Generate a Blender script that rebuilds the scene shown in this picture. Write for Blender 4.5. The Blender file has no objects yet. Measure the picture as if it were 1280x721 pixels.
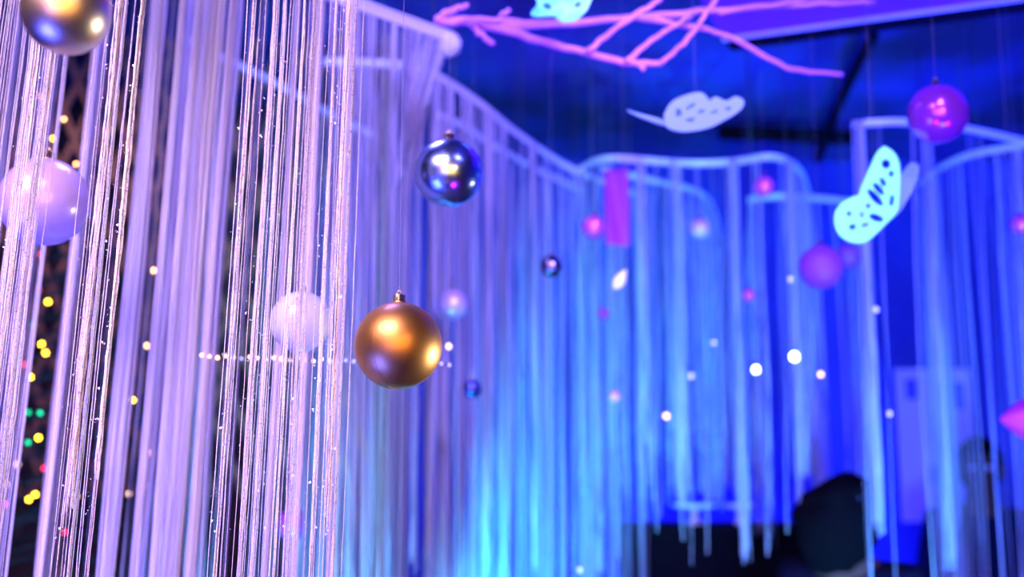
import bpy, bmesh, math, random
import numpy as np
from mathutils import Vector, Matrix
from mathutils import noise as mnoise

random.seed(7)
rng = np.random.default_rng(7)
SC = bpy.context.scene
C = SC.collection

# ------------------------------------------------------------------ camera
CAMZ = 1.55
PITCH = math.radians(9)
FPX = 1400.0
cam_d = bpy.data.cameras.new('camera')
cam = bpy.data.objects.new('camera', cam_d)
C.objects.link(cam)
cam.location = (0, 0, CAMZ)
cam.rotation_euler = (math.pi / 2 + PITCH, 0, 0)
cam_d.sensor_width = 36.0
cam_d.lens = FPX / 1280 * 36.0
cam_d.clip_start = 0.05
cam_d.dof.use_dof = True
cam_d.dof.focus_distance = 1.27
cam_d.dof.aperture_fstop = cam_d.lens / 1000 / 0.0165
SC.camera = cam

# ------------------------------------------------------------------ world, lights, exposure
w = bpy.data.worlds.new('world')
SC.world = w
w.use_nodes = True
bg = w.node_tree.nodes['Background']
bg.inputs[0].default_value = (0.02, 0.03, 0.12, 1)
bg.inputs[1].default_value = 0.5
SC.view_settings.view_transform = 'Standard'
SC.view_settings.look = 'None'
SC.view_settings.gamma = 1.0
SC.view_settings.use_curve_mapping = False
SC.view_settings.exposure = 0.0


def area(name, loc, target, size, col, power, sy=None, spread=None):
    d = bpy.data.lights.new(name, 'AREA')
    d.shape = 'RECTANGLE'
    d.size = size
    d.size_y = sy or size
    d.color = col
    d.energy = power
    if spread:
        d.spread = math.radians(spread)
    o = bpy.data.objects.new(name, d)
    C.objects.link(o)
    o.location = loc
    o.rotation_euler = (Vector(target) - Vector(loc)).to_track_quat('-Z', 'Y').to_euler()
    return o


def spot(name, loc, target, col, power, angle=70, blend=0.6, r=0.05):
    d = bpy.data.lights.new(name, 'SPOT')
    d.color = col
    d.energy = power
    d.spot_size = math.radians(angle)
    d.spot_blend = blend
    d.shadow_soft_size = r
    o = bpy.data.objects.new(name, d)
    C.objects.link(o)
    o.location = loc
    o.rotation_euler = (Vector(target) - Vector(loc)).to_track_quat('-Z', 'Y').to_euler()
    return o


BLUE = (0.001, 0.012, 1.0)
CYAN = (0.02, 0.50, 1.0)
LAV = (0.24, 0.19, 1.0)
# lamp over the front curtain, shining steeply down
area('front_lamp', (-0.75, 0.45, 2.80), (-0.42, 1.4, 1.70), 1.2, (0.94, 0.66, 1.0), 29, spread=80)
area('amber_fill', (-0.05, -0.25, 1.85), (-0.13, 1.24, 1.70), 1.8, (1.0, 0.50, 0.08), 10, 0.9, spread=100)  # unseen panel behind the camera, added for the gold ball's warm glow
area('pink_glint_fill', (0.75, -0.4, 2.2), (0.9, 2.5, 2.1), 0.12, (1.0, 0.6, 0.8), 1.6, spread=110)  # unseen, added to put highlights on the small balls
# white lamp right of the frame: the hard glint on the gold ball
area('side_lamp', (1.45, 1.95, 1.30), (-0.14, 1.27, 1.65), 0.22, (1.0, 0.95, 0.9), 1.1, spread=25)
# lavender wash along the left run of curtain
area('lavender_wash', (0.55, 0.9, 2.75), (-0.05, 3.0, 2.15), 0.35, LAV, 15, spread=70)
area('lavender_back', (-0.45, 2.0, 2.85), (-0.55, 1.9, 1.6), 0.3, LAV, 13, spread=130)  # added light, shines through the second and third curtains
# cyan uplighters standing on the floor
spot('uplight_cyan_left', (-0.05, 2.2, 0.60), (0.02, 3.2, 1.40), CYAN, 560, 52, 1.0)
spot('uplight_cyan_near', (-0.45, 1.75, 0.60), (-0.42, 2.5, 1.4), CYAN, 280, 60, 1.0)
spot('uplight_cyan_right', (0.85, 2.3, 0.55), (0.95, 3.5, 1.9), CYAN, 240, 50, 1.0)
# blue washes on the back and right part
area('blue_wash', (0.9, 1.2, 0.9), (1.15, 3.5, 2.0), 0.5, (0.05, 0.13, 1.0), 42, spread=78)
area('blue_top', (1.6, 2.4, 2.7), (1.4, 4.9, 1.6), 0.5, BLUE, 24, spread=150)
area('blue_behind', (0.9, 4.6, 0.6), (0.9, 4.95, 2.4), 1.4, BLUE, 60, 0.15)
area('blue_up', (1.9, 2.4, 1.0), (1.5, 3.0, 2.9), 0.5, BLUE, 80, spread=90)
area('blue_left_low', (-1.3, 0.7, 0.45), (-0.35, 1.6, 1.45), 0.9, (0.04, 0.06, 1.0), 40, spread=100)
area('hall_blue_fill', (-1.2, -1.7, 1.1), (-0.2, 1.3, 1.7), 1.8, (0.01, 0.07, 1.0), 20, 1.3)  # unseen glow panel added behind the camera for blue reflections
area('hall_violet_fill', (-0.95, -0.2, 2.15), (-0.15, 1.25, 1.68), 0.25, (0.45, 0.08, 1.0), 1.5)  # unseen, added for the violet spot on the gold ball
spot('lattice_fill', (-1.38, 2.65, 2.75), (-1.3, 3.45, 2.2), (1.0, 0.55, 0.3), 14, 80, 0.8)  # unseen warm spot added to bring out the lattice
# violet light on branch and soffit
spot('violet_spot', (0.25, 1.0, 1.1), (0.30, 2.1, 2.4), (0.45, 0.02, 1.0), 42, 50, 0.8)
spot('violet_soffit', (1.3, 1.0, 1.0), (1.1, 2.4, 2.66), (0.20, 0.0, 1.0), 70, 60, 0.8)
spot('violet_strip', (0.45, 2.4, 0.9), (0.31, 3.3, 2.28), (0.45, 0.0, 1.0), 90, 14, 0.8)  # added spot that tints the purple cloth strip

# ------------------------------------------------------------------ pixel rays (1280 x 721)
CP, SP = math.cos(PITCH), math.sin(PITCH)
FWD = Vector((0, CP, SP))
UPV = Vector((0, -SP, CP))
CAM = Vector((0, 0, CAMZ))


def ray(px, py):
    return Vector(((px - 640) / FPX, 0, 0)) + FWD + UPV * ((360.5 - py) / FPX)


def at(px, py, d):
    return CAM + ray(px, py) * d


def atz(px, py, z):
    r = ray(px, py)
    return CAM + r * ((z - CAMZ) / r.z)


def aty(px, py, y):
    r = ray(px, py)
    return CAM + r * (y / r.y)


# ------------------------------------------------------------------ materials
def mat(name, col=(0.8, 0.8, 0.8), rough=0.5, metal=0.0, emit=None, estr=0.0, trans=0.0, alpha=1.0,
        translucent=0.0, noise=None, bump=0.0, bscale=200, coat=0.0, island=None, noise_scale=20, ior=1.45):
    m = bpy.data.materials.new(name)
    m.use_nodes = True
    nt = m.node_tree
    p = nt.nodes['Principled BSDF']
    out = nt.nodes['Material Output']
    p.inputs['Base Color'].default_value = (*col, 1)
    p.inputs['Roughness'].default_value = rough
    p.inputs['Metallic'].default_value = metal
    p.inputs['Transmission Weight'].default_value = trans
    p.inputs['Alpha'].default_value = alpha
    p.inputs['Coat Weight'].default_value = coat
    p.inputs['IOR'].default_value = ior
    if emit:
        p.inputs['Emission Color'].default_value = (*emit, 1)
        p.inputs['Emission Strength'].default_value = estr
    colsock = None
    if noise:
        tc = nt.nodes.new('ShaderNodeTexCoord')
        n = nt.nodes.new('ShaderNodeTexNoise')
        n.inputs['Scale'].default_value = noise_scale
        n.inputs['Detail'].default_value = 6
        nt.links.new(tc.outputs['Object'], n.inputs['Vector'])
        r = nt.nodes.new('ShaderNodeValToRGB')
        r.color_ramp.elements[0].position = 0.35
        r.color_ramp.elements[1].position = 0.68
        r.color_ramp.elements[0].color = (*col, 1)
        r.color_ramp.elements[1].color = (*noise, 1)
        nt.links.new(n.outputs['Fac'], r.inputs['Fac'])
        colsock = r.outputs['Color']
    if island:
        g = nt.nodes.new('ShaderNodeNewGeometry')
        r = nt.nodes.new('ShaderNodeValToRGB')
        el = r.color_ramp.elements
        el[0].color = (*island[0], 1)
        el[1].color = (*island[-1], 1)
        for i, cc in enumerate(island[1:-1]):
            e = el.new((i + 1) / (len(island) - 1))
            e.color = (*cc, 1)
        nt.links.new(g.outputs['Random Per Island'], r.inputs['Fac'])
        colsock = r.outputs['Color']
    if colsock:
        nt.links.new(colsock, p.inputs['Base Color'])
    if bump:
        tc = nt.nodes.new('ShaderNodeTexCoord')
        n = nt.nodes.new('ShaderNodeTexNoise')
        n.inputs['Scale'].default_value = bscale
        n.inputs['Detail'].default_value = 4
        b = nt.nodes.new('ShaderNodeBump')
        b.inputs['Strength'].default_value = bump
        b.inputs['Distance'].default_value = 0.01
        nt.links.new(tc.outputs['Object'], n.inputs['Vector'])
        nt.links.new(n.outputs['Fac'], b.inputs['Height'])
        nt.links.new(b.outputs['Normal'], p.inputs['Normal'])
    if translucent:
        t = nt.nodes.new('ShaderNodeBsdfTranslucent')
        if colsock:
            nt.links.new(colsock, t.inputs['Color'])
        else:
            t.inputs['Color'].default_value = (*col, 1)
        mx = nt.nodes.new('ShaderNodeMixShader')
        mx.inputs[0].default_value = translucent
        nt.links.new(p.outputs[0], mx.inputs[1])
        nt.links.new(t.outputs[0], mx.inputs[2])
        nt.links.new(mx.outputs[0], out.inputs['Surface'])
    return m


def beaded(m):
    """thread colour broken along its length, like twisted lurex"""
    nt = m.node_tree
    p = nt.nodes['Principled BSDF']
    src = p.inputs['Base Color'].links[0].from_socket
    tc = nt.nodes.new('ShaderNodeTexCoord')
    n = nt.nodes.new('ShaderNodeTexNoise')
    n.inputs['Scale'].default_value = 420
    r = nt.nodes.new('ShaderNodeValToRGB')
    r.color_ramp.elements[0].position = 0.32
    r.color_ramp.elements[0].color = (0.42, 0.34, 0.46, 1)
    r.color_ramp.elements[1].position = 0.46
    r.color_ramp.elements[1].color = (1, 1, 1, 1)
    mx = nt.nodes.new('ShaderNodeMix')
    mx.data_type = 'RGBA'
    mx.blend_type = 'MULTIPLY'
    mx.inputs[0].default_value = 1.0
    nt.links.new(tc.outputs['Object'], n.inputs['Vector'])
    nt.links.new(n.outputs['Fac'], r.inputs['Fac'])
    nt.links.new(src, mx.inputs[6])
    nt.links.new(r.outputs['Color'], mx.inputs[7])
    nt.links.new(mx.outputs[2], p.inputs['Base Color'])
    return m


M = {}
M['strand'] = mat('string_thread', (0.85, 0.83, 0.9), 0.45, translucent=0.35,
                  island=[(0.92, 0.80, 0.84), (0.86, 0.86, 0.92), (0.40, 0.40, 0.55), (0.22, 0.22, 0.34), (0.95, 0.95, 0.97)])
M['strand_light'] = mat('string_thread_light', (0.85, 0.83, 0.9), 0.45, translucent=0.35, island=[(0.92, 0.82, 0.88), (0.90, 0.90, 0.95), (0.70, 0.66, 0.80)])
M['strand_near'] = beaded(mat('lurex_thread', (0.9, 0.8, 0.8), 0.4, translucent=0.3, bump=0.4, bscale=500,
                       island=[(0.97, 0.82, 0.80), (0.97, 0.92, 0.95), (0.72, 0.66, 0.85), (0.98, 0.95, 0.96), (0.95, 0.76, 0.74)]))
M['glitter'] = mat('glitter', (0.98, 0.95, 0.98), 0.4, metal=0.3, emit=None)
M['tape'] = mat('header_tape', (0.85, 0.84, 0.9), 0.6, translucent=0.35)
M['rail'] = mat('rail_metal', (0.8, 0.8, 0.85), 0.35, metal=0.3)
M['gold'] = mat('satin_gold', (0.46, 0.22, 0.06), 0.42, metal=1.0, coat=0.08)
M['gold_silver'] = mat('champagne_gold', (0.78, 0.58, 0.38), 0.36, metal=1.0)
M['blue_mirror'] = mat('blue_chrome', (0.40, 0.55, 1.0), 0.24, metal=1.0)
M['lilac'] = mat('pearl_lilac', (0.62, 0.45, 0.85), 0.28, metal=0.25, coat=0.6)
M['clear'] = mat('frosted_ball', (0.88, 0.88, 0.95), 0.25, trans=0.5, coat=0.5)
M['purple'] = mat('purple_gloss', (0.42, 0.05, 0.62), 0.22, metal=0.55, coat=0.6)
M['magenta'] = mat('magenta_gloss', (0.75, 0.12, 0.60), 0.22, metal=0.4, coat=0.6)
M['pink_pale'] = mat('pale_pink', (0.80, 0.42, 0.75), 0.35, metal=0.2)
M['dark_mirror'] = mat('dark_chrome', (0.30, 0.25, 0.33), 0.15, metal=1.0)
M['cap'] = mat('cap_gold', (0.85, 0.58, 0.28), 0.25, metal=1.0)
M['thread'] = mat('nylon_thread', (0.6, 0.6, 0.7), 0.3, alpha=0.35)
M['branch'] = mat('painted_branch', (0.62, 0.24, 0.80), 0.6, noise=(0.50, 0.18, 0.70), bump=0.4, bscale=60)
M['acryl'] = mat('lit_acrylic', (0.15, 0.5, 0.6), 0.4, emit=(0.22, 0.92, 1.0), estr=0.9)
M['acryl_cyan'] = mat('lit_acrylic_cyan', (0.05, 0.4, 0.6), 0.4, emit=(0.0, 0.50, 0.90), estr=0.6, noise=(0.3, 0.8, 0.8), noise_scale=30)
M['acryl_pale'] = mat('pale_acrylic', (0.22, 0.38, 0.6), 0.4, emit=(0.22, 0.38, 0.95), estr=0.4, translucent=0.3)  # faint emission stands in for light falling on the pale wings
M['wall'] = mat('blue_lit_wall', (0.05, 0.09, 0.50), 0.7, noise=(0.02, 0.035, 0.30), noise_scale=1.6, bump=0.2, bscale=30)  # the room's blue light is put into the wall colour
M['wall_dark'] = mat('dark_wall', (0.05, 0.04, 0.05), 0.7, noise=(0.09, 0.06, 0.06), noise_scale=4)
M['ceiling'] = mat('sprayed_ceiling', (0.015, 0.015, 0.03), 0.9, noise=(0.06, 0.06, 0.26), noise_scale=1.3, bump=0.8, bscale=14)  # blue blotches carry some of the blue light in the colour
M['soffit'] = mat('violet_lit_soffit', (0.30, 0.03, 0.42), 0.6)  # violet light put into the soffit colour
M['black'] = mat('matt_black', (0.004, 0.004, 0.006), 0.9, ior=1.1)
M['floor'] = mat('floor_boards', (0.06, 0.05, 0.06), 0.35, noise=(0.12, 0.10, 0.10), noise_scale=3)
M['needle'] = mat('tree_needles', (0.01, 0.05, 0.035), 0.6, island=[(0.01, 0.03, 0.04), (0.02, 0.09, 0.06), (0.01, 0.04, 0.03)])
M['wood'] = mat('lattice_wood', (0.36, 0.20, 0.12), 0.6, noise=(0.22, 0.11, 0.07), noise_scale=30)
M['wire'] = mat('wire', (0.03, 0.05, 0.04), 0.5)
M['panel'] = mat('white_board', (0.85, 0.82, 0.9), 0.5)
M['panel_blue'] = mat('blue_print', (0.10, 0.16, 0.62), 0.5)
M['cloth_purple'] = mat('purple_cloth', (0.65, 0.06, 0.80), 0.6, translucent=0.4)
M['glass_white'] = mat('white_tray', (0.85, 0.9, 0.92), 0.2, coat=0.5)
M['skin'] = mat('skin', (0.10, 0.055, 0.035), 0.8, ior=1.2)
M['hair'] = mat('dark_hair', (0.004, 0.003, 0.004), 1.0, ior=1.1, bump=0.6, bscale=120)
M['cloth_dark'] = mat('dark_cloth', (0.006, 0.006, 0.015), 1.0, ior=1.1, bump=0.3, bscale=80)
M['cloth_blue'] = mat('navy_cloth', (0.006, 0.010, 0.04), 1.0, ior=1.1, bump=0.3, bscale=80)
M['eye'] = mat('eye_white', (0.7, 0.7, 0.7), 0.3)


def bulb_mat(name, col, s):
    return mat(name, col, 0.4, emit=col, estr=s)


BM = {
    'yellow': bulb_mat('bulb_yellow', (1.0, 0.55, 0.02), 16),
    'orange': bulb_mat('bulb_orange', (1.0, 0.42, 0.15), 12),
    'red': bulb_mat('bulb_red', (0.9, 0.02, 0.08), 5),
    'green': bulb_mat('bulb_green', (0.0, 0.55, 0.22), 4),
    'pink': bulb_mat('bulb_pink', (1.0, 0.15, 0.55), 7),
    'warm': bulb_mat('bulb_warm', (1.0, 0.60, 0.40), 4),
    'white': bulb_mat('bulb_white', (0.75, 0.92, 1.0), 9),
    'lilac': bulb_mat('bulb_lilac', (0.5, 0.5, 1.0), 1.6),
}

# ------------------------------------------------------------------ helpers


def link_mesh(name, me, material, parent=None):
    o = bpy.data.objects.new(name, me)
    C.objects.link(o)
    if material is not None and not me.materials:
        me.materials.append(material)
    if parent is not None:
        o.parent = parent
    return o


def obj(name, bm, material, parent=None, smooth=True):
    me = bpy.data.meshes.new(name)
    bm.normal_update()
    bm.to_mesh(me)
    bm.free()
    if smooth:
        me.polygons.foreach_set('use_smooth', [True] * len(me.polygons))
    return link_mesh(name, me, material, parent)


def thing(name, label, cat, loc=(0, 0, 0), group=None):
    o = bpy.data.objects.new(name, None)
    o.empty_display_size = 0.05
    C.objects.link(o)
    o.location = loc
    o['label'] = label
    o['category'] = cat
    if group:
        o['group'] = group
    return o


def tag(o, label, cat, group=None):
    o['label'] = label
    o['category'] = cat
    if group:
        o['group'] = group
    return o


def struct(o):
    o['kind'] = 'structure'
    return o


def stuff(o):
    o['kind'] = 'stuff'
    return o


def box(bm, cx, cy, cz, sx, sy, sz, rot=None):
    mtx = Matrix.Translation((cx, cy, cz)) @ (rot or Matrix.Identity(4)) @ Matrix.Diagonal((sx, sy, sz, 1))
    bmesh.ops.create_cube(bm, size=1.0, matrix=mtx)
    return bm


def tube(bm, pts, radii, seg=8, caps=True):
    """tapered tube along pts"""
    pts = [Vector(p) for p in pts]
    rings = []
    for i, p in enumerate(pts):
        t = (pts[min(i + 1, len(pts) - 1)] - pts[max(i - 1, 0)]).normalized()
        a = Vector((0, 0, 1)) if abs(t.z) < 0.9 else Vector((1, 0, 0))
        u = t.cross(a).normalized()
        v = t.cross(u).normalized()
        r = radii[i] if hasattr(radii, '__len__') else radii
        rings.append([bm.verts.new(p + (u * math.cos(2 * math.pi * k / seg) + v * math.sin(2 * math.pi * k / seg)) * r) for k in range(seg)])
    for a, b in zip(rings, rings[1:]):
        for k in range(seg):
            bm.faces.new((a[k], a[(k + 1) % seg], b[(k + 1) % seg], b[k]))
    if caps:
        bm.faces.new(rings[0][::-1])
        bm.faces.new(rings[-1])
    bmesh.ops.recalc_face_normals(bm, faces=bm.faces)
    return bm


def lathe(bm, prof, seg=32, cx=0, cy=0, cz=0):
    rings = []
    for r, z in prof:
        if r < 1e-6:
            rings.append([bm.verts.new((cx, cy, cz + z))])
        else:
            rings.append([bm.verts.new((cx + r * math.cos(2 * math.pi * k / seg), cy + r * math.sin(2 * math.pi * k / seg), cz + z)) for k in range(seg)])
    for a, b in zip(rings, rings[1:]):
        for k in range(seg):
            k2 = (k + 1) % seg
            if len(a) == 1 and len(b) == 1:
                continue
            if len(a) == 1:
                bm.faces.new((a[0], b[k2], b[k]))
            elif len(b) == 1:
                bm.faces.new((a[k], a[k2], b[0]))
            else:
                bm.faces.new((a[k], a[k2], b[k2], b[k]))
    bmesh.ops.recalc_face_normals(bm, faces=bm.faces)
    return bm


def catmull(pts, n=8):
    pts = [Vector(p) for p in pts]
    if len(pts) < 3:
        return [pts[0].lerp(pts[-1], i / n) for i in range(n + 1)]
    P = [pts[0] * 2 - pts[1]] + pts + [pts[-1] * 2 - pts[-2]]
    out = []
    for i in range(1, len(P) - 2):
        for k in range(n):
            t = k / n
            out.append(0.5 * ((2 * P[i]) + (-P[i - 1] + P[i + 1]) * t + (2 * P[i - 1] - 5 * P[i] + 4 * P[i + 1] - P[i + 2]) * t * t + (-P[i - 1] + 3 * P[i] - 3 * P[i + 1] + P[i + 2]) * t ** 3))
    out.append(pts[-1])
    return out


def strands_mesh(P, R):
    """P (S, N, 3) centre lines, R (S, N) radii -> one mesh of triangular threads"""
    S, N, _ = P.shape
    ang0 = rng.uniform(0, 2 * math.pi, (S, 1))
    V = np.zeros((S, N, 3, 3))
    for k in range(3):
        a = ang0 + 2 * math.pi * k / 3
        V[:, :, k, 0] = P[:, :, 0] + np.cos(a) * R
        V[:, :, k, 1] = P[:, :, 1] + np.sin(a) * R
        V[:, :, k, 2] = P[:, :, 2]
    verts = V.reshape(-1, 3)
    base = (np.arange(S)[:, None] * N + np.arange(N - 1)[None, :])[..., None] * 3
    F = []
    for k in range(3):
        k2 = (k + 1) % 3
        F.append(np.concatenate([base + k, base + k2, base + 3 + k2, base + 3 + k], axis=2))
    faces = np.stack(F, axis=2).reshape(-1, 4)
    me = bpy.data.meshes.new('strands')
    me.vertices.add(len(verts))
    me.vertices.foreach_set('co', verts.ravel())
    me.loops.add(faces.size)
    me.loops.foreach_set('vertex_index', faces.ravel().astype(np.int32))
    me.polygons.add(len(faces))
    me.polygons.foreach_set('loop_start', (np.arange(len(faces)) * 4).astype(np.int32))
    me.polygons.foreach_set('loop_total', np.full(len(faces), 4, np.int32))
    me.update(calc_edges=True)
    me.polygons.foreach_set('use_smooth', np.ones(len(faces), bool))
    return me


def hang(x, y, ztop, zbot, n, rad, wob, crinkle=0.0):
    """threads hanging from (x, y): gentle wander plus crinkle"""
    S = len(x)
    t = np.linspace(0, 1, n)[None, :]
    ztop = np.broadcast_to(np.asarray(ztop, float), (S,))
    zbot = np.broadcast_to(np.asarray(zbot, float), (S,))
    P = np.zeros((S, n, 3))
    ph = rng.uniform(0, 6.28, (S, 4))
    f = rng.uniform(0.5, 2.5, (S, 2)) * 6.28
    dx = wob * (np.sin(t * f[:, :1] + ph[:, :1]) - np.sin(ph[:, :1])) * (0.3 + 0.7 * t)
    dy = wob * (np.sin(t * f[:, 1:] + ph[:, 1:2]) - np.sin(ph[:, 1:2])) * (0.3 + 0.7 * t)
    drift = rng.normal(0, wob * 0.8, (S, 2))
    P[:, :, 0] = x[:, None] + dx + drift[:, :1] * t
    P[:, :, 1] = y[:, None] + dy + drift[:, 1:] * t
    P[:, :, 2] = ztop[:, None] * (1 - t) + zbot[:, None] * t
    if crinkle:
        P[:, :, :2] += rng.normal(0, crinkle, (S, n, 2))
    R = np.broadcast_to(rng.uniform(0.6, 1.3, (S, 1)) * rad, (S, n)) * rng.uniform(0.75, 1.25, (S, n))
    return P, R


def ribbon(pts, height, thick=0.002):
    bm = bmesh.new()
    rows = []
    n = len(pts)
    for i, p in enumerate(pts):
        t = (pts[min(i + 1, n - 1)] - pts[max(i - 1, 0)])
        t.z = 0
        t.normalize()
        nn = Vector((-t.y, t.x, 0)) * thick
        up = Vector((0, 0, height / 2))
        rows.append([bm.verts.new(p + nn + up), bm.verts.new(p - nn + up), bm.verts.new(p - nn - up), bm.verts.new(p + nn - up)])
    for a, b in zip(rows, rows[1:]):
        for k in range(4):
            bm.faces.new((a[k], a[(k + 1) % 4], b[(k + 1) % 4], b[k]))
    bm.faces.new(rows[0])
    bm.faces.new(rows[-1][::-1])
    bmesh.ops.recalc_face_normals(bm, faces=bm.faces)
    return bm


def sample_path(pts, s):
    L = [0]
    for a, b in zip(pts, pts[1:]):
        L.append(L[-1] + (b - a).length)
    L = np.array(L)
    A = np.array([list(p) for p in pts])
    return np.stack([np.interp(s * L[-1], L, A[:, k]) for k in range(3)], 1), L[-1]


CEIL = 2.92


def curtain(label, rail_px, z=2.47, per_m=190, zbot=0.25, rad=0.0013, wob=0.006, clump=0.78, gaps=0.35,
            tape_h=0.015, n=7, pts3=None, group=None, jitter=0.02, bunches=()):
    pts = pts3 or [atz(px, py, z) for px, py in rail_px]
    pts = catmull(pts, 8)
    root = thing('string_curtain', label, 'curtain', (pts[0].x, pts[0].y, z), group)
    inv = -root.location
    P0, L = sample_path(pts, np.array([0.0]))
    # clumped positions along the rail
    N = int(per_m * L)
    cs = []
    s = 0.0
    while s < L:
        cs.append(s)
        s += rng.uniform(0.020, 0.075)
    cs = np.array(cs)
    wgt = rng.uniform(0.05, 1.0, len(cs)) ** 1.6
    wgt[rng.random(len(cs)) < gaps * 0.5] = 0.02
    idx = rng.choice(len(cs), N, p=wgt / wgt.sum())
    pos = cs[idx] + rng.normal(0, 0.007, N)
    uni = rng.random(N) > clump
    pos[uni] = rng.uniform(0, L, uni.sum())
    pos = np.clip(pos, 0, L)
    XY, _ = sample_path(pts, pos / L)
    x = XY[:, 0] + rng.normal(0, jitter * 0.4, N)
    y = XY[:, 1] + rng.normal(0, jitter, N)
    zb = zbot + rng.uniform(-0.1, 0.2, N)
    P, R = hang(x, y, z + 0.0, zb, n, rad, wob)
    # rejoin the rail exactly at the top
    P[:, 0, 0] = XY[:, 0]
    P[:, 0, 1] = XY[:, 1]
    P += np.array(inv)
    o = link_mesh('strings', strands_mesh(P, R), M['strand'], root)
    stuff(o)
    for bx, by, be, cnt, wid in bunches:
        q = atz(bx, by, z)
        zend = aty(bx, be, q.y).z
        P, R = hang(q.x + rng.normal(0, wid * .5, cnt), q.y + rng.normal(-.02, wid * .5, cnt), z, zend + rng.uniform(0, .05, cnt), 8, 0.0016, 0.004)
        P += np.array(inv)
        link_mesh('string_bunch', strands_mesh(P, R), M['strand'], root)
    tp = obj('header_tape', ribbon([p + inv for p in pts], tape_h), M['tape'], root, smooth=False)
    bm = bmesh.new()
    tube(bm, [p + inv + Vector((0, 0, tape_h * 0.5)) for p in pts], 0.005, 8)
    obj('rail', bm, M['rail'], root)
    # hangers up to the ceiling
    for f in (0.08, 0.5, 0.92):
        q, _ = sample_path(pts, np.array([f]))
        q = Vector(q[0]) + inv
        bm = bmesh.new()
        tube(bm, [q + Vector((0, 0, tape_h * 0.5)), Vector((q.x, q.y, CEIL - z))], 0.0015, 6)
        obj('hanger_wire', bm, M['wire'], root)
    return root


# ------------------------------------------------------------------ structure
XL, XR, YB, YF = -2.4, 2.9, 4.95, -2.2


def slab(name, cx, cy, cz, sx, sy, sz, m):
    bm = bmesh.new()
    box(bm, cx, cy, cz, sx, sy, sz)
    return struct(obj(name, bm, m, smooth=False))


slab('floor', (XL + XR) / 2, (YB + YF) / 2, -0.05, XR - XL + 0.4, YB - YF + 0.4, 0.1, M['floor'])
slab('ceiling', (XL + XR) / 2, (YB + YF) / 2, CEIL + 0.05, XR - XL + 0.4, YB - YF + 0.4, 0.1, M['ceiling'])
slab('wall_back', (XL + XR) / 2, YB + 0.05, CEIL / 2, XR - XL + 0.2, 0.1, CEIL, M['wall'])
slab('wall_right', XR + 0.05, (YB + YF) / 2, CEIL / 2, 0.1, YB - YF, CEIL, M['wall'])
slab('wall_left', XL - 0.05, (YB + YF) / 2, CEIL / 2, 0.1, YB - YF, CEIL, M['wall_dark'])
slab('wall_front', (XL + XR) / 2, YF - 0.05, CEIL / 2, XR - XL + 0.2, 0.1, CEIL, M['wall_dark'])
# dark partition left of the lit bay
slab('wall_partition', -1.60, 4.2, CEIL / 2, 1.68, 0.08, CEIL, M['wall_dark'])

# soffit with a pale edge, upper right
a = atz(905, 52, 2.66)
b = atz(1290, 0, 2.66)
dirv = (b - a)
dirv.z = 0
dirv.normalize()
nrm = Vector((dirv.y, -dirv.x, 0))  # towards the camera
e0 = a
e1 = a + dirv * 1.55


def prism(bm, poly, z0, z1):
    lo = [bm.verts.new((p[0], p[1], z0)) for p in poly]
    hi = [bm.verts.new((p[0], p[1], z1)) for p in poly]
    bm.faces.new(lo[::-1])
    bm.faces.new(hi)
    for k in range(len(poly)):
        k2 = (k + 1) % len(poly)
        bm.faces.new((lo[k], lo[k2], hi[k2], hi[k]))
    bmesh.ops.recalc_face_normals(bm, faces=bm.faces)
    return bm


sof = thing('ceiling_soffit', 'violet-lit lowered ceiling soffit with a pale front edge, upper right', 'soffit', (e0.x, e0.y, 2.66))
io = -sof.location
q = [e0 + nrm * 0.03, e1 + nrm * 0.03, e1 + nrm * 0.75, e0 + nrm * 0.75]
obj('soffit_panel', prism(bmesh.new(), [(p + io)[:2] for p in q], 0.0, CEIL - 2.66), M['soffit'], sof, False)
q = [e0 + nrm * .016, e1 + nrm * .016, e1 + nrm * 0.03, e0 + nrm * 0.03]
obj('edge_trim', prism(bmesh.new(), [(p + io)[:2] for p in q], -0.006, 0.03), M['rail'], sof, False)
bm = prism(bmesh.new(), [p[:2] for p in (e0 + nrm * 0.012, e1 + nrm * 0.012, e1 - nrm * 0.10, e0 - nrm * 0.10)], 2.67, CEIL)
tag(obj('ceiling_beam', bm, M['black'], None, False), 'black beam running along the far side of the violet soffit', 'beam')
bm = bmesh.new()
tube(bm, catmull([atz(1092, 45, 2.86), atz(1065, 95, 2.86), atz(1040, 152, 2.86), atz(1022, 200, 2.86)], 5), 0.017, 10)
tag(obj('ceiling_pipe', bm, M['black']), 'thin black pipe crossing the blue ceiling from the beam', 'pipe')
bm = bmesh.new()
for px0, py0, px1, py1 in ((900, 165, 1066, 172),):
    tube(bm, [atz(px0, py0, 2.84), atz(px1, py1, 2.84)], 0.03, 10)
tag(obj('ceiling_duct', bm, M['black']), 'black duct across the ceiling above the far curtains', 'duct')

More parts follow.
